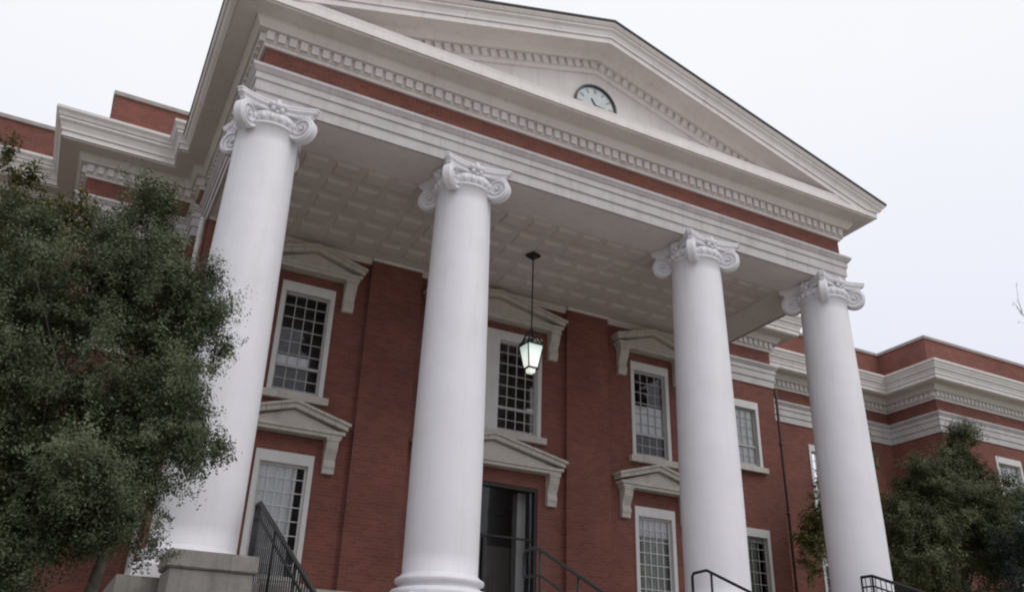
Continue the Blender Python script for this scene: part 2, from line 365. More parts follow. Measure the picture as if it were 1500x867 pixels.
# ---- pediment
AP, SLP = 12.97, .290                         # raking fascia underside at the apex, slope
def rake(mb, prof, X, xin=None):              # prof: (out, dz)
    n = len(prof); v = []
    for sg in (-1, 0, 1):
        for o, dz in prof: x = sg * (HF + o); v.append((x, YF - o, AP - SLP * abs(x) + dz))
    f = [(i * n + k, (i + 1) * n + k, (i + 1) * n + k + 1, i * n + k + 1) for i in range(2) for k in range(n - 1)]
    mb.add(v, f)
    return mb
ty = MB(); ty.prism([(-7.9, 10.9), (7.9, 10.9), (0, 13.2)], YF - .0, YF + .25); part(ty, 'tympanum', 'white')
rk = MB()
rake(rk, [(0, -.42), (.06, -.42), (.08, -.34), (.09, -.34), (.09, -.13), (.21, -.13), (.25, -.07), (.30, .0), (.66, .0), (.66, -.03), (.72, -.03), (.72, .11)], 8.02)
rake(rk, [(.72, .11), (.75, .11), (.755, .17), (.78, .25), (.83, .30), (.83, .35), (.86, .36), (.90, .42), (.90, .455)], 8.24)
def clip_below(o, z):
    bm = bmesh.new(); bm.from_mesh(o.data)
    bmesh.ops.bisect_plane(bm, geom=bm.verts[:] + bm.edges[:] + bm.faces[:], plane_co=(0, 0, z), plane_no=(0, 0, 1), clear_inner=True)
    bm.to_mesh(o.data); bm.free()
clip_below(part(rk, 'raking_cornice', 'white'), 10.835)
dn = MB(); nR = 33
rake(dn, [(.0, -.325), (.088, -.325), (.088, -.145), (0, -.145)], 8)
for s in (-1, 1):
    for i in range(nR):
        x = s * (.12 + i * .215)
        z = AP - SLP * abs(x); an = math.atan(SLP) * s
        dn.cbox((x, YF - .118, z - .235), .135, .075, .175, Matrix.Rotation(an, 3, 'Y'))
clip_below(part(dn, 'raking_dentils', 'white'), 10.9)
# side eave crowns + gable roof
for s in (-1, 1):
    pts = [(s * (HF + o), z) for o, z in ((.732, 10.832), (.75, 10.84), (.79, 10.88), (.83, 10.945), (.86, 10.95), (.90, 11.03), (.5, 11.1), (.5, 10.832))]
    ev = MB(); ev.prism(pts, YF - .72, 5.5); part(ev, 'eave_moulding', 'white')
rf = MB()
for s in (-1, 1):
    f = lambda x: AP - SLP * x + .46
    rf.prism([(s * 8.27, f(8.27)), (0, f(0)), (0, f(0) + .05), (s * 8.27, f(8.27) + .05)], YF - .93, 14)
part(rf, 'gable_roof', 'roof')
# ---- portico soffit, beams, ceiling
bm_ = MB()
bm_.box(-HF + .03, HF - .03, YF + .04, .67, ZA0 + .012, ZA0 + .3)
for s in (-1, 1): bm_.box(*sorted((s * 6.2, s * (HF - .03))), .67, YI, ZA0 + .012, ZA0 + .3)
part(bm_, 'porch_beam', 'white')
ce = MB(); zc = ZA0 + .045
px, py = .65, .69; nx, ny = 19, 5
ce.box(-6.2, 6.2, .67, YI, zc, zc + .2)
for i in range(nx):                                     # pressed panels standing a little proud, edges bevelled
    for j in range(ny):
        cx, cy = (i - (nx - 1) / 2) * px, 1.36 + .0 + (j - .5) * py
        if j == 0: cy = 1.36 - .345 + .0
        cy = 1.02 + j * py
        b0, b1 = (.24, .275), (.205, .17); zz = zc - .036
        v = [(cx + sx * b0[0], cy + sy * b0[1], zc + .001) for sx, sy in ((-1, -1), (1, -1), (1, 1), (-1, 1))] + [(cx + sx * b1[0], cy + sy * b1[1], zz) for sx, sy in ((-1, -1), (1, -1), (1, 1), (-1, 1))]
        ce.add(v, [(0, 1, 5, 4), (1, 2, 6, 5), (2, 3, 7, 6), (3, 0, 4, 7), (4, 5, 6, 7)])
part(ce, 'coffered_ceiling', 'ceiling')
tr = MB()
pp = [(-6.2, YI), (-6.2, YI - .001)]
segs = [(-6.35, -3.41), (-2.11, 2.11), (3.41, 6.35)]
for a_, b_ in segs: tr.sweep([(a_, YI), (b_, YI)], [(0, 8.80), (.05, 8.80), (.06, 8.84), (.10, 8.88), (.10, 8.95), (0, 8.95)], True)
for a_, b_ in ((-3.41, -2.11), (2.11, 3.41), (-7.33, -6.35), (6.35, 7.33)): tr.sweep([(a_, YI - .13), (b_, YI - .13)], [(0, 8.865), (.04, 8.865), (.07, 8.93), (0, 8.93)], True)
part(tr, 'ceiling_moulding', 'ceiling')
# ---- podium and floor
po = MB(); po.box(-8.0, 8.0, -1.1, YI + .3, GZ, .45); part(po, 'podium', 'concrete')
for a_, b_, y in ((7.55, XR, YM), (XL, -7.55, YM)):
    wb = MB(); wb.box(a_, b_, y - .08, y + .02, GZ, -1.6); part(wb, 'wall_plinth', 'stone')

# ---- columns
def shaft_prof():
    z0, z1, r0, r1 = .99, 8.40, .640, .556
    pr = [(.70, .925), (.675, .96), (r0 + .012, .985)]
    for i in range(25):
        t = i / 24; tt = max(0, (t - .25) / .75); pr.append((r0 - (r0 - r1) * (tt ** 1.25), z0 + (z1 - z0) * t))
    pr += [(r1 + .03, 8.41), (r1 + .042, 8.435), (r1 + .03, 8.46), (r1 - .02, 8.47), (r1 - .02, 8.6)]
    return pr
def spiral(mb, c, ax, up, nrm, R0, sgn):
    pts = []; rs = []
    for i in range(64):
        t = i / 63; a = math.pi / 2 - sgn * 0 + t * 2 * math.pi * 2.35; r = R0 * (1 - t) ** .85 * .93 + .022
        pts.append(c + ax * (math.cos(a) * r * sgn) + up * (math.sin(a) * r)); rs.append(.024 * (1 - t) + .008)
    mb.tube(pts, rs, 6)
def capital(parent):
    Zb = 8.4
    ab = MB(); N = 14                                   # abacus: concave-sided slab with bevelled corners
    def ring(k, z):
        pts = []
        for q in range(4):
            a = q * math.pi / 2; ca, sa = math.cos(a), math.sin(a)
            for i in range(N):
                u = -1 + 2 * i / (N - 1); lx = u * .655 * k; ly = -(.725 - .165 * (1 - u * u)) * k
                pts.append((lx * ca - ly * sa, lx * sa + ly * ca, z))
        return pts
    lev = [(.90, 8.70), (.93, 8.73), (.95, 8.775), (1.0, 8.80), (1.03, 8.82), (1.03, 8.86), (1.05, 8.87), (1.05, 8.902)]
    vs = []; n4 = 4 * N
    for k, z in lev: vs += ring(k, z)
    fs = [(i * n4 + j, i * n4 + (j + 1) % n4, (i + 1) * n4 + (j + 1) % n4, (i + 1) * n4 + j) for i in range(len(lev) - 1) for j in range(n4)]
    fs += [tuple(range(n4 - 1, -1, -1)), tuple((len(lev) - 1) * n4 + j for j in range(n4))]
    ab.add(vs, fs); ab.build('abacus', M['column'], parent)
    ec = MB()
    ec.lathe([(.50, 8.46), (.545, 8.46), (.575, 8.50), (.605, 8.56), (.615, 8.62), (.60, 8.66), (.57, 8.70), (.5, 8.71)], 40)
    for i in range(24):
        a = 2 * math.pi * (i + .5) / 24; c = (.592 * math.cos(a), .592 * math.sin(a), 8.565)
        ec.ball(c, .052, .052, .075, 8, 5)
    for q in range(4):                                  # fleuron on each side
        a = q * math.pi / 2; ca, sa = math.cos(a), math.sin(a)
        for dx, dz, rr in ((0, 0, .075), (-.085, .03, .062), (.085, .03, .062), (-.06, -.07, .055), (.06, -.07, .055), (0, .09, .062), (0, -.115, .045)):
            lx, ly = dx * 1.25, -.60 - (.03 if rr > .07 else 0)
            ec.ball((lx * ca - ly * sa, lx * sa + ly * ca, 8.80 + dz), rr, rr, rr, 8, 5)
    ec.build('echinus', M['column'], parent)
    for q in range(4):
        a = math.pi / 4 + q * math.pi / 2
        ax = Vector((math.cos(a), math.sin(a), 0)); up = Vector((0, 0, 1)); nr = Vector((-math.sin(a), math.cos(a), 0))
        c0 = ax * .735 + up * 8.49; Rv = .262; v = MB()
        th = .088
        # scroll body: thick disc, slightly dished
        ringp = []; K = 30
        for sN in (-1, 1):
            cc = c0 + nr * (th * sN * .55); ringp.append([cc])
        discs = []
        for off, rr in ((-th * .6, .02), (-th, Rv * .92), (-th * .8, Rv), (th * .8, Rv), (th, Rv * .92), (th * .6, .02)):
            discs.append([c0 + nr * off + ax * (math.cos(2 * math.pi * k / K) * rr) + up * (math.sin(2 * math.pi * k / K) * rr) for k in range(K)])
        vs = [p for d in discs for p in d]
        v.add(vs, [(i * K + k, i * K + (k + 1) % K, (i + 1) * K + (k + 1) % K, (i + 1) * K + k) for i in range(len(discs) - 1) for k in range(K)])
        v.sm = [False] * len(v.sm)
        for sN in (-1, 1):
            spiral(v, c0 + nr * (th * sN), ax, up, nr * sN, Rv, 1)
            v.ball(c0 + nr * (th * .95 * sN), .04, .04, .04, 8, 5)
        # band running from the abacus centre into the scroll
        for sN in (-1, 1):
            p = [ax * .36 + nr * (.40 * sN) + up * 8.69, ax * .55 + nr * (.22 * sN) + up * 8.73, ax * .70 + nr * (th * .9 * sN) + up * (8.49 + Rv * .93)]
            v.tube(p, [.035, .04, .03], 6)
        v.tube([ax * .50 + up * 8.66, ax * .68 + up * 8.72, ax * .84 + up * 8.69], [.10, .085, .06], 8)
        v.build('volute', M['column'], parent)
def column():
    s = MB(); s.lathe(shaft_prof(), 64)
    o = s.build('column', M['column'], B)
    b = MB()
    b.lathe([(.60, .93), (.72, .93), (.745, .915), (.755, .885), (.745, .855), (.72, .84), (.69, .835), (.68, .81), (.69, .775), (.73, .76), (.76, .75), (.80, .735), (.825, .70), (.83, .675), (.82, .64), (.79, .61), (.60, .61)], 56)
    b.build('base_moulding', M['column'], o)
    p = MB(); p.box(-.85, .85, -.85, .85, .45, .612); p.build('column_plinth', M['column'], o)
    capital(o); return o
CX = (-6.97, -2.95, 2.98, 6.97)
c0 = column(); c0.location = (CX[0] + OFF[0], OFF[1], OFF[2])
for x in CX[1:]: copy_tree(c0, B, (x + OFF[0], OFF[1], OFF[2]))

# ---- windows
def window(cx, y, z0, z1, hw, cols, rows, rail=None, lights=1, mull=.36, blind_or_reflection=None, head=.24, sill=True, jamb=.105, mun='muntin', sheet='blind_or_reflection'):
    """frame centred on cx; sash divided into cols x rows; rail = row index of the thick meeting rail (from the top)"""
    loc = (cx + OFF[0], y + OFF[1], OFF[2])
    f = MB(); d0, d1 = -.035, .26
    f.box(-hw, -hw + jamb, d0, d1, z0, z1 - head); f.box(hw - jamb, hw, d0, d1, z0, z1 - head); f.box(-hw, hw, d0 - .005, d1, z1 - head, z1)
    f.box(-hw + jamb, hw - jamb, d0 + .08, d1, z0, z0 + .07)
    iw = (2 * hw - 2 * jamb - (lights - 1) * mull) / lights
    for k in range(1, lights): xa = -hw + jamb + k * iw + (k - 1) * mull; f.box(xa, xa + mull, d0, d1, z0 + .001, z1 - head + .001)
    fo = f.build('window', M['frame'], B, loc)
    if sill:
        s = MB(); s.box(-hw - .12, hw + .12, -.14, .1, z0 - .165, z0 - .002); s.build('sill', M['stone'], fo)
    for k in range(lights):
        xa = -hw + jamb + k * (iw + mull); xb = xa + iw; za, zb = z0 + .07, z1 - head
        m = MB(); ya, yb = .085, .125
        st = .045
        m.box(xa, xa + st, ya, yb, za, zb); m.box(xb - st, xb, ya, yb, za, zb); m.box(xa + st, xb - st, ya, yb, zb - st, zb); m.box(xa + st, xb - st, ya, yb, za, za + st + .02)
        ch = (zb - za) / rows
        for i in range(1, cols): x = xa + st + (iw - 2 * st) * i / cols; m.box(x - .0095, x + .0095, ya + .005, yb - .005, za + st, zb - st)
        for j in range(1, rows):
            z = zb - ch * j; t = .032 if j == rail else .0095
            m.box(xa + st, xb - st, (ya - .02) if j == rail else ya + .007, (yb + .01) if j == rail else yb - .007, z - t, z + t)
        m.build('sash', M[mun], fo)
        p = MB(); p.add([(xa + .01, .104, za + .01), (xb - .01, .104, za + .01), (xb - .01, .104, zb - .01), (xa + .01, .104, zb - .01)], [(0, 1, 2, 3)]); p.build('pane', M['glass'], fo)
        if blind_or_reflection:
            for k_, (ba, bb, bz0, bz1) in enumerate(blind_or_reflection):
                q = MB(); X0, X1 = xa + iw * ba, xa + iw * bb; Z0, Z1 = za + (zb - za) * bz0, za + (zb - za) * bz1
                n = 26; w_ = (X1 - X0) / n                      # softly pleated panel; in some porch windows it paints a reflection
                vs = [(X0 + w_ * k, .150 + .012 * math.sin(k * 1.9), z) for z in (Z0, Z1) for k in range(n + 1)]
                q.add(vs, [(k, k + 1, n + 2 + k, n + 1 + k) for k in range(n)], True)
                q.build('blind_or_reflection', M[sheet if k_ else 'blind_or_reflection'], fo)
    return fo
window(-WX, YI, 5.19, 7.87, .63, 4, 8, 6, blind_or_reflection=[(0, .75, .27, .36)])  # white band paints the column and sky reflected in the glass
window(0, YI, 5.19, 7.87, 1.41, 4, 8, 6, lights=2, blind_or_reflection=[(.8, 1, .24, .30)])
window(WX, YI, 5.19, 7.87, .63, 4, 8, 6, blind_or_reflection=[(0.0, 1, .27, .60)])  # white panel stands in for sky reflected in the panes
window(-WX, YI, 1.22, 3.88, .63, 5, 8, None, blind_or_reflection=[(0, .82, 0, 1)], mun='frame')
window(WX, YI, 1.22, 3.88, .63, 5, 8, None, blind_or_reflection=[(0, 1, .80, 1), (0, .86, 0, .79)], mun='frame', sheet='curtain_or_reflection')  # white top and olive part paint reflected sky and trees
window(MWX, YM, 6.11, 8.25, .65, 4, 6, 4, blind_or_reflection=[(0, 1, .0, 1)])
window(MWX, YM, 1.88, 4.21, .65, 4, 6, None, blind_or_reflection=[(0, 1, .93, 1), (.05, .7, 0, .92)], sheet='curtain_or_reflection')
window(-8.95, YM, 6.11, 8.25, .5, 4, 6, 4)
for s in (-1, 1):
    for x in link_xs:
        window(s * x, YW, 5.42, 8.25, .65, 4, 8, 6); window(s * x, YW, 1.37, 4.18, .65, 4, 7, 5)
    for x in pav_xs:
        window(s * x, YP, 5.97, 8.41, .75, 4, 6, 4, blind_or_reflection=[(0, 1, .35, 1)]); window(s * x, YP, 1.37, 4.23, .75, 4, 7, 5)
# ---- stone hoods over the porch openings
def hood(cx, zt, hw, rise, bx, by):
    h = MB(); y0 = YI
    zb = zt - .22
    t = .17
    h.box(-hw + .16, hw - .16, -.27, 0, zb, zb + .08)                       # horizontal band
    h.box(-hw + .10, hw - .10, -.31, 0, zb + .08, zb + .15)
    h.prism([(-hw + .12, zb + .15), (hw - .12, zb + .15), (0, zb + .15 + rise)], -.20, 0)   # tympanum
    for s in (-1, 1):
        for (xo, dz0, dz1, yf) in ((hw - .05, -.05, .10, -.33), (hw, .058, .12, -.38)):
            nb_ = max(3, int(hw / .3))
            for k in range(nb_):                      # separate stone slabs with open joints
                u0, u1 = k / nb_, (k + 1) / nb_; xa, xb = xo * u0 + (.004 if k else 0), xo * u1 - .006
                za_, zb2 = zt + rise * (1 - xa / hw), zt + rise * (1 - xb / hw)
                h.prism([(s * xb, zb2 + dz0), (s * xa, za_ + dz0), (s * xa, za_ + dz1), (s * xb, zb2 + dz1)], yf + .004 * ((k * 7) % 3), -.001)
    o = h.build('window_pediment', M['stone'], B, (cx + OFF[0], y0 + OFF[1], OFF[2]))
    for s in (-1, 1):
        k = MB()
        prof = [(0, zb), (-.24, zb), (-.25, zb - .10), (-.22, zb - .22), (-.14, zb - .36), (-.10, zb - .46), (-.13, zb - .52), (-.14, zb - .60), (-.11, zb - .66), (-.10, zb - .75), (0, zb - .75)]
        k.prismx(prof, s * bx - .13, s * bx + .13)
        k.box(s * bx - .15, s * bx + .15, -.27, 0, zb - .055, zb - .002)
        k.build('bracket', M['stone'], o)
for cx in (-WX, WX):
    hood(cx, 8.35, 1.26, .36, .94, 0); hood(cx, 4.50, 1.28, .36, .94, 0)
hood(0, 8.30, 2.01, .42, 1.71, 0); hood(0, 4.50, 2.03, .44, 1.71, 0)

# ---- entrance door
dloc = (0 + OFF[0], YI + OFF[1], OFF[2])
d = MB(); dx = 1.37; z0, z1 = .45, 3.93
d.box(-dx, -dx + .07, .02, .2, z0, z1); d.box(dx - .07, dx, .02, .2, z0, z1); d.box(-dx + .07, dx - .07, .02, .2, z1 - .09, z1); d.box(-dx + .07, dx - .07, .06, .14, 2.68, 2.72)
d.box(-.03, .03, .03, .19, z0, 2.66)
door = d.build('entrance_door', M['bronze'], B, dloc)
p = MB(); p.add([(-dx + .05, .1, z0), (dx - .05, .1, z0), (dx - .05, .1, z1 - .05), (-dx + .05, .1, z1 - .05)], [(0, 1, 2, 3)]); p.build('door_glass', M['glass'], door)
for s in (-1, 1):
    h = MB(); h.tube([(s * .12, .0, 1.2), (s * .12, -.05, 1.2), (s * .12, -.05, 1.75), (s * .12, .0, 1.75)], .014, 6); h.build('door_handle', M['bronze'], door)
v = MB()
for x in (-1.22, 1.22): v.box(x - .12, x + .12, .55, .8, z0, 3.9)
v.box(-.14, .06, .62, .78, 2.75, 3.9)
v.build('inner_casing', M['frame'], door)
v = MB()
for s in (-1, 1):
    v.box(*sorted((s * .02, s * 1.08)), .82, .87, z0, 2.6)
    for zz in ((.62, 1.25), (1.4, 2.4)):
        for q in (0, 1): xa = s * (.14 + q * .48); v.box(*sorted((xa, xa + s * .36)), .80, .83, *zz)
v.build('inner_door', M['wood'], door)
# ---- pediment clock
ck = MB()
cz, rr = 11.63, .55
prof = [(.0, 0), (rr, 0)]
def disc(mb, r0, r1, y0, y1, c=(0, 0), K=56):
    vs = []
    for y in (y0, y1):
        for r in (r0, r1):
            vs += [(c[0] + r * math.cos(2 * math.pi * k / K), y, c[1] + r * math.sin(2 * math.pi * k / K)) for k in range(K)]
    f = []
    for k in range(K):
        k2 = (k + 1) % K; a, b, c_, d_ = 0, K, 2 * K, 3 * K
        f += [(a + k, a + k2, b + k2, b + k), (c_ + k, d_ + k, d_ + k2, c_ + k2), (b + k, b + k2, d_ + k2, d_ + k), (a + k, c_ + k, c_ + k2, a + k2)]
    mb.add(vs, f)
disc(ck, .515, .56, -.07, .02)
clock = ck.build('clock', M['clockdark'], B, (0 + OFF[0], YF + OFF[1], cz + OFF[2]))
q = MB(); disc(q, .001, .51, -.02, .01); q.build('dial', M['dial'], clock)
for k in range(12):
    a = k * math.pi / 6; m = Matrix.Rotation(a, 3, 'Y'); q = MB()
    q.cbox((.41 * math.sin(a), -.026, .41 * math.cos(a)), .026 if k % 3 else .05, .012, .11, m)
    q.build('hour_mark', M['pipe_grey'], clock)
for name, a, L, wd, yy in (('hour_hand', R(-32), .22, .036, -.034), ('minute_hand', R(98), .36, .024, -.048)):
    q = MB(); m = Matrix.Rotation(a, 3, 'Y'); q.cbox((L * .42 * math.sin(a), yy, L * .42 * math.cos(a)), wd, .012, L, m); q.build(name, M['hand'], clock)
# ---- downspouts
def spout(x, y, z0, z1, mat, r=.06):
    t = MB(); t.tube([(x, y, z0), (x, y, z1 - .25), (x, y, z1)], r, 10)
    for z in np.arange(z0 + .8, z1 - .3, 2.2): t.lathe([(r, z), (r + .018, z), (r + .018, z + .07), (r, z + .07)], 10, (x, y))
    part(t, 'downspout', mat)
spout(XR + .1, YM - .02, GZ + .1, 8.88, 'pipe_dark', .045)
spout(-7.46, 4.42, GZ + .1, 8.88, 'pipe_white', .06)

# ================================================================== steps, pedestal, railings
stp = MB(); n = 21; rise = (.45 - GZ) / n; tread = .335
pts = [(-1.101, GZ), (-1.101, .45 - .001)]
y, z = -1.101, .449
for i in range(n - 1):
    y -= tread; pts.append((y, z)); z -= rise; pts.append((y, z))
y -= .001
pts.append((pts[-1][0] - tread, pts[-1][1])); pts.append((pts[-1][0], GZ))
stp.prismx(pts, -6.3, 6.3)
tag(stp.build('stone_steps', M['concrete']), kind='structure')
def soften(o, w=.018, seed=2):
    bm = bmesh.new(); bm.from_mesh(o.data); bmesh.ops.bevel(bm, geom=bm.edges[:], offset=w, segments=2, affect='EDGES')
    bmesh.ops.subdivide_edges(bm, edges=[e for e in bm.edges if e.calc_length() > .3], cuts=6, use_grid_fill=True)
    r = random.Random(seed)
    for v in bm.verts: v.co += Vector((r.uniform(-1, 1), r.uniform(-1, 1), r.uniform(-1, 1))) * .0035
    bm.to_mesh(o.data); bm.free(); return o
def pedestal(cx, label):
    o = empty('stair_pedestal', (cx, -1.55, GZ), label, 'pedestal', None)
    b = MB(); b.box(-.54, .54, -.36, .42, 0, .50 - GZ); soften(b.build('block', M['concrete'], o))
    b = MB(); z0, z1 = .50 - GZ, .725 - GZ
    b.box(-.58, .58, -.40, .43, z0, z1); soften(b.build('cap', M['concrete'], o))
pedestal(-6.93, 'stained concrete pedestal with a thick cap in front of the leftmost column')
def stair_rail(x, yb, zb, ext, slope, length, label, pickets, loop, name='stair_railing'):
    o = empty(name, (x, yb, .45), label, 'railing', 'black iron stair railings'); L = lambda pts: [(px_ - x, py_ - yb, pz - .45) for px_, py_, pz in pts]
    ye = yb + ext; yn = yb - length; zn = zb - slope * length
    h = MB()
    if loop: path = [(x, ye - .02, zb - .42), (x, ye, zb - .38), (x, ye, zb - .06), (x, ye - .05, zb - .01), (x, yb, zb), (x, yn, zn)]
    else: path = [(x, ye, zb), (x, yb, zb), (x, yn, zn)]
    h.tube(L(path), .027 if loop else .03, 8); h.build('handrail', M['iron'], o)
    lo = MB()
    if loop: lo.tube(L([(x, ye - .02, zb - .42), (x, yb - .15, zb - .46), (x, yn, zn - .42)]), .022, 8)
    else:
        lo.tube(L([(x, ye, zb - .2), (x, yb, zb - .2), (x, yn, zn - .2)]), .018, 8)
        lo.tube(L([(x, ye, .55), (x, yb, .55), (x, yn, .55 - slope * length)]), .02, 8)
    lo.build('lower_rail', M['iron'], o)
    ps = [yb - .12] if loop else [ye, yb]
    yy = yb - 1.3
    while yy > yn: ps.append(yy); yy -= 1.35
    for py_ in ps:
        zt = zb if py_ >= yb else zb - slope * (yb - py_); zg = .45 if py_ >= -1.1 else .45 - .45 * (-1.1 - py_) - .12
        p = MB(); p.tube(L([(x, py_, zg), (x, py_, zt)]), .022, 8); p.build('post', M['iron'], o)
    if pickets:
        yy = ye - .1
        pk = MB()
        while yy > yn:
            zt = zb if yy >= yb else zb - slope * (yb - yy); dz = 0 if yy >= yb else slope * (yb - yy)
            pk.tube(L([(x, yy, .55 - dz), (x, yy, zt - .01)]), .010, 5); yy -= .125
        q = pk.build('picket_panel', M['iron'], o)
stair_rail(-6.2, -.62, 1.70, .25, .447, 5.5, 'black picketed railing rising beside the concrete pedestal by the leftmost column', True, False)
stair_rail(6.2, -.98, 1.73, .28, .38, 5.5, 'black picketed railing end standing in front of the rightmost column', True, False)
stair_rail(1.8, -1.13, 1.41, .42, .44, 5.5, 'black pipe handrail with a looped end in front of the second column from the right', False, True)
stair_rail(-1.8, -1.26, 1.42, .42, .45, 5.5, 'black pipe handrail running down before the dark glass entrance door', False, True)

# ================================================================== hanging lantern
LX, LY = -.13, 2.2
LN = empty('hanging_lantern', (LX, LY, 5.9), 'lit black iron lantern hanging on a long rod from the porch ceiling', 'lantern')
dz = 5.9
q = MB(); q.cbox((0, 0, 8.90 - dz), .26, .26, .05, Matrix.Rotation(R(20), 3, 'Z')); q.lathe([(.09, 8.88 - dz), (.06, 8.83 - dz), (.02, 8.80 - dz)], 12); q.build('ceiling_plate', M['iron'], LN)
q = MB(); q.tube([(0, 0, 6.98 - dz), (0, 0, 8.85 - dz)], .016, 8)
q.build('rod', M['iron'], LN)
zt, zb_ = 6.56 - dz, 6.0 - dz; rt, rb = .205, .118
q = MB()
q.lathe([(.0, 6.99 - dz), (.05, 6.97 - dz), (.06, 6.93 - dz), (.025, 6.90 - dz)], 10)
for k in range(4):
    a = math.pi / 4 + k * math.pi / 2; ca, sa = math.cos(a), math.sin(a); rc = rt * 1.414 * .9
    q.tube([(0, 0, 6.93 - dz), (.10 * ca, .10 * sa, 6.88 - dz), (.17 * ca, .17 * sa, 6.76 - dz), (rc * .75 * ca, rc * .75 * sa, 6.70 - dz), (rc * ca, rc * sa, zt + .02)], .02, 6)
    q.ball((rc * ca, rc * sa, zt + .05), .03, .03, .045, 8, 5)
for k in range(4):
    a = k * math.pi / 2; ca, sa = math.cos(a), math.sin(a)
    q.tube([(rt * .75 * ca - .14 * sa, rt * .75 * sa + .14 * ca, zt + .02), (rt * .8 * ca, rt * .8 * sa, zt + .14), (rt * .75 * ca + .14 * sa, rt * .75 * sa - .14 * ca, zt + .02)], .016, 5)
q.lathe([(.19, zt + .02), (.15, zt + .05), (.07, zt + .10), (.05, zt + .17), (.0, zt + .19)], 4)
q.build('scroll_crown', M['iron'], LN)
q = MB()
for z, r in ((zt, rt), (zb_, rb)):
    for k in range(4):
        a = k * math.pi / 2; ca, sa = math.cos(a), math.sin(a)
        q.cbox((r * ca, r * sa, z), .03, 2 * r + .03, .035, Matrix.Rotation(a, 3, 'Z'))
for k in range(4):
    a = math.pi / 4 + k * math.pi / 2; ca, sa = math.cos(a) * 1.414, math.sin(a) * 1.414
    q.tube([(rt * ca, rt * sa, zt), (rb * ca, rb * sa, zb_)], .015, 6)
q.build('lantern_frame', M['iron'], LN)
q = MB(); i_ = .012
q.add([(sx * (rt - i_), sy * (rt - i_), zt) for sx, sy in ((-1, -1), (1, -1), (1, 1), (-1, 1))] + [(sx * (rb - i_), sy * (rb - i_), zb_) for sx, sy in ((-1, -1), (1, -1), (1, 1), (-1, 1))],
      [(0, 1, 5, 4), (1, 2, 6, 5), (2, 3, 7, 6), (3, 0, 4, 7)])
q.build('lantern_glass', M['lampglass'], LN)
q = MB(); q.add([(-rb * .7, -rb * .7, zb_), (rb * .7, -rb * .7, zb_), (rb * .7, rb * .7, zb_), (-rb * .7, rb * .7, zb_), (-.07, -.07, zb_ - .1), (.07, -.07, zb_ - .1), (.07, .07, zb_ - .1), (-.07, .07, zb_ - .1)],
                [(0, 1, 5, 4), (1, 2, 6, 5), (2, 3, 7, 6), (3, 0, 4, 7), (4, 5, 6, 7)]); q.build('bottom_glass', M['lampglass'], LN)
LN.rotation_euler = (0, 0, R(3))

# ================================================================== trees
def leaf_mesh(name, centres, tints, size, rng, mat, parent, loc, nb=None, aspect=.5):
    n = len(centres)
    nn = rng.normal(size=(n, 3)) * .62 + (nb if nb is not None else 0); nn /= np.linalg.norm(nn, axis=1)[:, None]
    r = rng.normal(size=(n, 3)); r[:, 2] += .4; d = r - nn * (r * nn).sum(1)[:, None]; d /= np.linalg.norm(d, axis=1)[:, None]
    s = np.cross(nn, d)
    L = size * rng.uniform(.6, 1.35, (n, 1)); Wd = L * aspect
    v = np.empty((n, 4, 3)); v[:, 0] = centres - d * L * .5; v[:, 1] = centres + s * Wd * .5 + d * L * .08; v[:, 2] = centres + d * L * .5; v[:, 3] = centres - s * Wd * .5 + d * L * .08
    me = bpy.data.meshes.new(name); me.vertices.add(4 * n); me.vertices.foreach_set('co', v.ravel())
    me.loops.add(4 * n); me.loops.foreach_set('vertex_index', np.arange(4 * n, dtype=np.int32))
    me.polygons.add(n); me.polygons.foreach_set('loop_start', np.arange(0, 4 * n, 4, dtype=np.int32)); me.polygons.foreach_set('loop_total', np.full(n, 4, np.int32))
    at = me.attributes.new('tint', 'FLOAT', 'FACE'); at.data.foreach_set('value', tints.astype(np.float32))
    me.materials.append(mat); me.update(); me.validate()
    o = bpy.data.objects.new(name, me); COL.objects.link(o); o.parent = parent; o.location = loc; return o
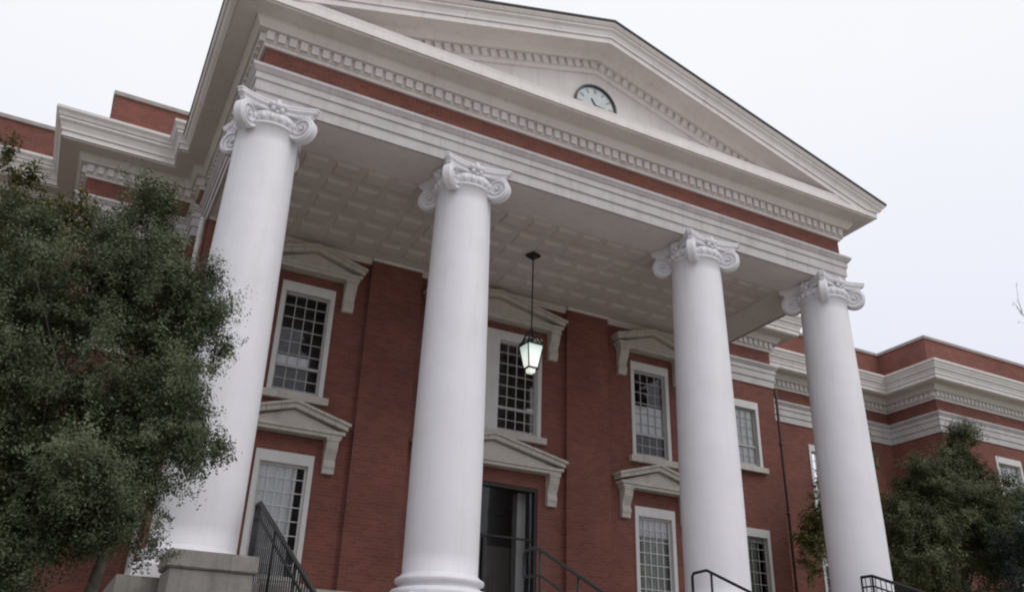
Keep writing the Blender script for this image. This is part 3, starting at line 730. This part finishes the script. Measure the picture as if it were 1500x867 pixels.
def tree(name, label, base, trunk_h, lobes, clumps, per, spread, leaf, mat, seed, trunks=1, tr=.12, group=None, up=.35, accent=None):
    rng = np.random.default_rng(seed); base = np.array(base, float)
    o = empty(name, tuple(base), label, 'tree', group)
    vol = np.array([l[3] * l[4] * l[5] for l in lobes]) ** .62; vol /= vol.sum()
    C = []; T = []; tips = []; NB = []
    for i in range(clumps):
        l = lobes[rng.choice(len(lobes), p=vol)]
        dv = rng.normal(size=3); dv /= np.linalg.norm(dv); rad = rng.uniform(.1, 1) ** .40
        c = np.array(l[:3]) + dv * rad * np.array(l[3:6]); tips.append(c)
        sp = spread * rng.uniform(.55, 1.35); m = int(per * rng.uniform(.6, 1.4) * (sp / spread) ** 1.6)
        # a tuft: leaves on a handful of short twigs round its centre, facing outward and up
        k = 11; td = rng.normal(size=(k, 3)); td[:, 2] += .45; td += dv * .55; td /= np.linalg.norm(td, axis=1)[:, None]
        tl = rng.uniform(.55, 1.25, k)
        ti = rng.integers(0, k, m); t = rng.uniform(0, 1, m) ** .7
        pts = c + td[ti] * (t * tl[ti] * sp * 1.25)[:, None] + rng.normal(size=(m, 3)) * sp * .15
        o_ = pts - c; o_ /= np.linalg.norm(o_, axis=1)[:, None] + 1e-6
        C.append(pts); NB.append(o_ * .75 + dv * .35 + np.array([0, 0, .55])); T.append(np.clip(rng.normal(.45 + .16 * rng.normal(), .16, m), 0, 1))
    C = np.concatenate(C); T = np.concatenate(T); NB = np.concatenate(NB)
    leaf_mesh('crown', C - base, T, leaf, rng, mat, o, (0, 0, 0), NB)
    t = MB(); tips = np.array(tips); cen = np.mean([l[:3] for l in lobes], axis=0)
    for k in range(trunks):
        off = np.array([(k - (trunks - 1) / 2) * .42, .1 * k, 0]); b0 = base + off
        top = cen + off * 2 + np.array([0, 0, -.2]); mid = b0 + (top - b0) * .5 + rng.normal(size=3) * [.12, .12, 0]
        P_ = [b0 + (mid - b0) * f for f in (0, .35, .7, 1)] + [mid + (top - mid) * f for f in (.35, .7, 1)]
        P_ = [p + rng.normal(size=3) * [.03, .03, 0] for p in P_]
        t.tube([tuple(p - base) for p in P_], [tr * 1.3, tr * 1.05, tr * .95, tr * .85, tr * .65, tr * .45, tr * .25], 9)
        for q in rng.choice(len(tips), min(15, len(tips)), replace=False):
            s0 = P_[rng.integers(4, 7)]; e = tips[q]; m_ = s0 + (e - s0) * .5 + np.array([0, 0, .12]) + rng.normal(size=3) * .08
            t.tube([tuple(p - base) for p in (s0, s0 + (m_ - s0) * .6, m_, m_ + (e - m_) * .55, e)], [tr * .34, tr * .26, tr * .18, tr * .1, .006], 5)
    t.build('trunk', M['bark'], o, fixn=False)
    return o
lobesL = [(-9.0, -4.0, 2.05, 1.35, 1.2, 1.35), (-9.6, -3.8, 3.1, 1.0, 1.0, .95), (-8.68, -4.1, 3.75, .55, .6, .55), (-7.95, -4.35, 2.4, .48, .6, .45),
          (-8.02, -4.5, 1.45, .50, .6, .46), (-8.15, -4.5, .85, .42, .5, .38), (-8.45, -4.2, 3.0, .6, .7, .6), (-8.05, -4.2, 3.0, .36, .5, .42), (-8.35, -4.4, 1.9, .6, .7, .6), (-8.25, -4.5, .48, .38, .5, .30), (-9.3, -4.4, .75, .7, .8, .55), (-8.8, -4.6, .95, .75, .8, .6), (-10.2, -4.0, 1.7, 1.2, 1.1, 1.3), (-10.9, -3.8, 2.9, .9, .9, .8), (-9.3, -4.5, .25, .5, .55, .5)]
tree('evergreen_tree', 'dense dark evergreen tree hiding the left wing and part of the leftmost column', (-8.75, -4.0, GZ), 3, lobesL, 450, 1300, .28, .035, M['leaf_dark'], 3, trunks=2, tr=.085, group=None)
lobesY = [(-10.75, 1.2, 6.7, .75, .8, .5), (-9.95, 1.1, 6.35, .45, .5, .45), (-11.6, 1.4, 5.6, 1.3, 1.1, 1.2), (-10.8, 1.2, 4.8, 1.2, 1.1, 1.2)]
tree('small_tree', 'olive and yellow leaved tree top showing behind the dark evergreen at far left', (-10.9, 1.2, GZ), 5, lobesY, 110, 520, .32, .07, M['leaf_yellow'], 5, trunks=1, tr=.1)
lobesR = [(14.4, 3.0, 4.0, 1.9, 1.5, 1.9), (15.75, 3.0, 6.55, .55, .55, 1.05), (15.3, 3.0, 5.6, .8, .8, .9), (14.0, 2.9, 5.7, .55, .6, .95), (12.9, 3.0, 4.3, .9, .9, 1.2), (16.6, 3.1, 4.0, 1.4, 1.2, 1.5), (17.2, 3.1, 5.6, .5, .5, .8), (12.3, 2.9, 3.2, 1.3, 1.0, 1.4), (13.4, 3.0, 5.0, .9, .8, .8)]
tree('evergreen_tree', 'broad dark green tree right of the rightmost column before the right wing', (14.2, 3.0, GZ), 4, lobesR, 260, 900, .40, .065, M['leaf_mid'], 11, trunks=2, tr=.13)
lobesS = [(11.85, 4.2, 6.0, .75, .7, .85), (11.6, 4.2, 5.0, .9, .8, .9), (9.85, 4.0, 3.45, .55, .55, .6), (10.6, 4.1, 3.9, .8, .7, .8)]
tree('small_tree', 'slender yellow green tree close behind the rightmost column', (10.75, 4.1, GZ), 4, lobesS, 75, 380, .34, .08, M['leaf_yellow'], 13, trunks=1, tr=.075)
lobesG = [(15.1, .6, 4.0, .6, .7, .8), (14.9, .6, 2.7, 1.3, 1.2, 1.3)]
tree('conifer_tree', 'grey green conifer at the right edge before the pavilion window', (14.9, .6, GZ), 4, lobesG, 90, 560, .32, .065, M['leaf_grey'], 17, trunks=1, tr=.1)
def bare_tree(base, h, seed, label):
    rng = np.random.default_rng(seed); o = empty('bare_tree', base, label, 'tree'); t = MB(); tips = []
    def grow(p, d, L, r, lv):
        p = np.array(p); pts = [p]; q = p.copy(); dd = d.copy()
        for i in range(4): dd = dd + rng.normal(size=3) * .13; dd[2] += .05; dd /= np.linalg.norm(dd); q = q + dd * L / 4; pts.append(q.copy())
        t.tube([tuple(x) for x in pts], [r * (1 - .13 * i) for i in range(5)], 7 if lv < 2 else 4)
        if lv == 5: tips.append(q); return
        for k in range(3 if lv else 5):
            nd_ = dd + rng.normal(size=3) * .62; nd_ /= np.linalg.norm(nd_); grow(pts[rng.integers(2, 5)], nd_, L * .68, r * .55, lv + 1)
        if lv > 3: tips.append(q)
    grow((0, 0, 0), np.array([0, 0, 1.0]), h * .36, .24, 0)
    t.build('trunk', M['bark'], o, fixn=False)
    c = np.repeat(np.array(tips), 2, axis=0); c = c + rng.normal(size=c.shape) * .08
    leaf_mesh('leaves', c, rng.uniform(.2, .9, len(c)), .1, rng, M['leaf_yellow'], o, (0, 0, 0))
    return o
bare_tree((32.0, 4.0, GZ), 28, 66, 'thin nearly bare tree whose twig tips reach in at the right edge')
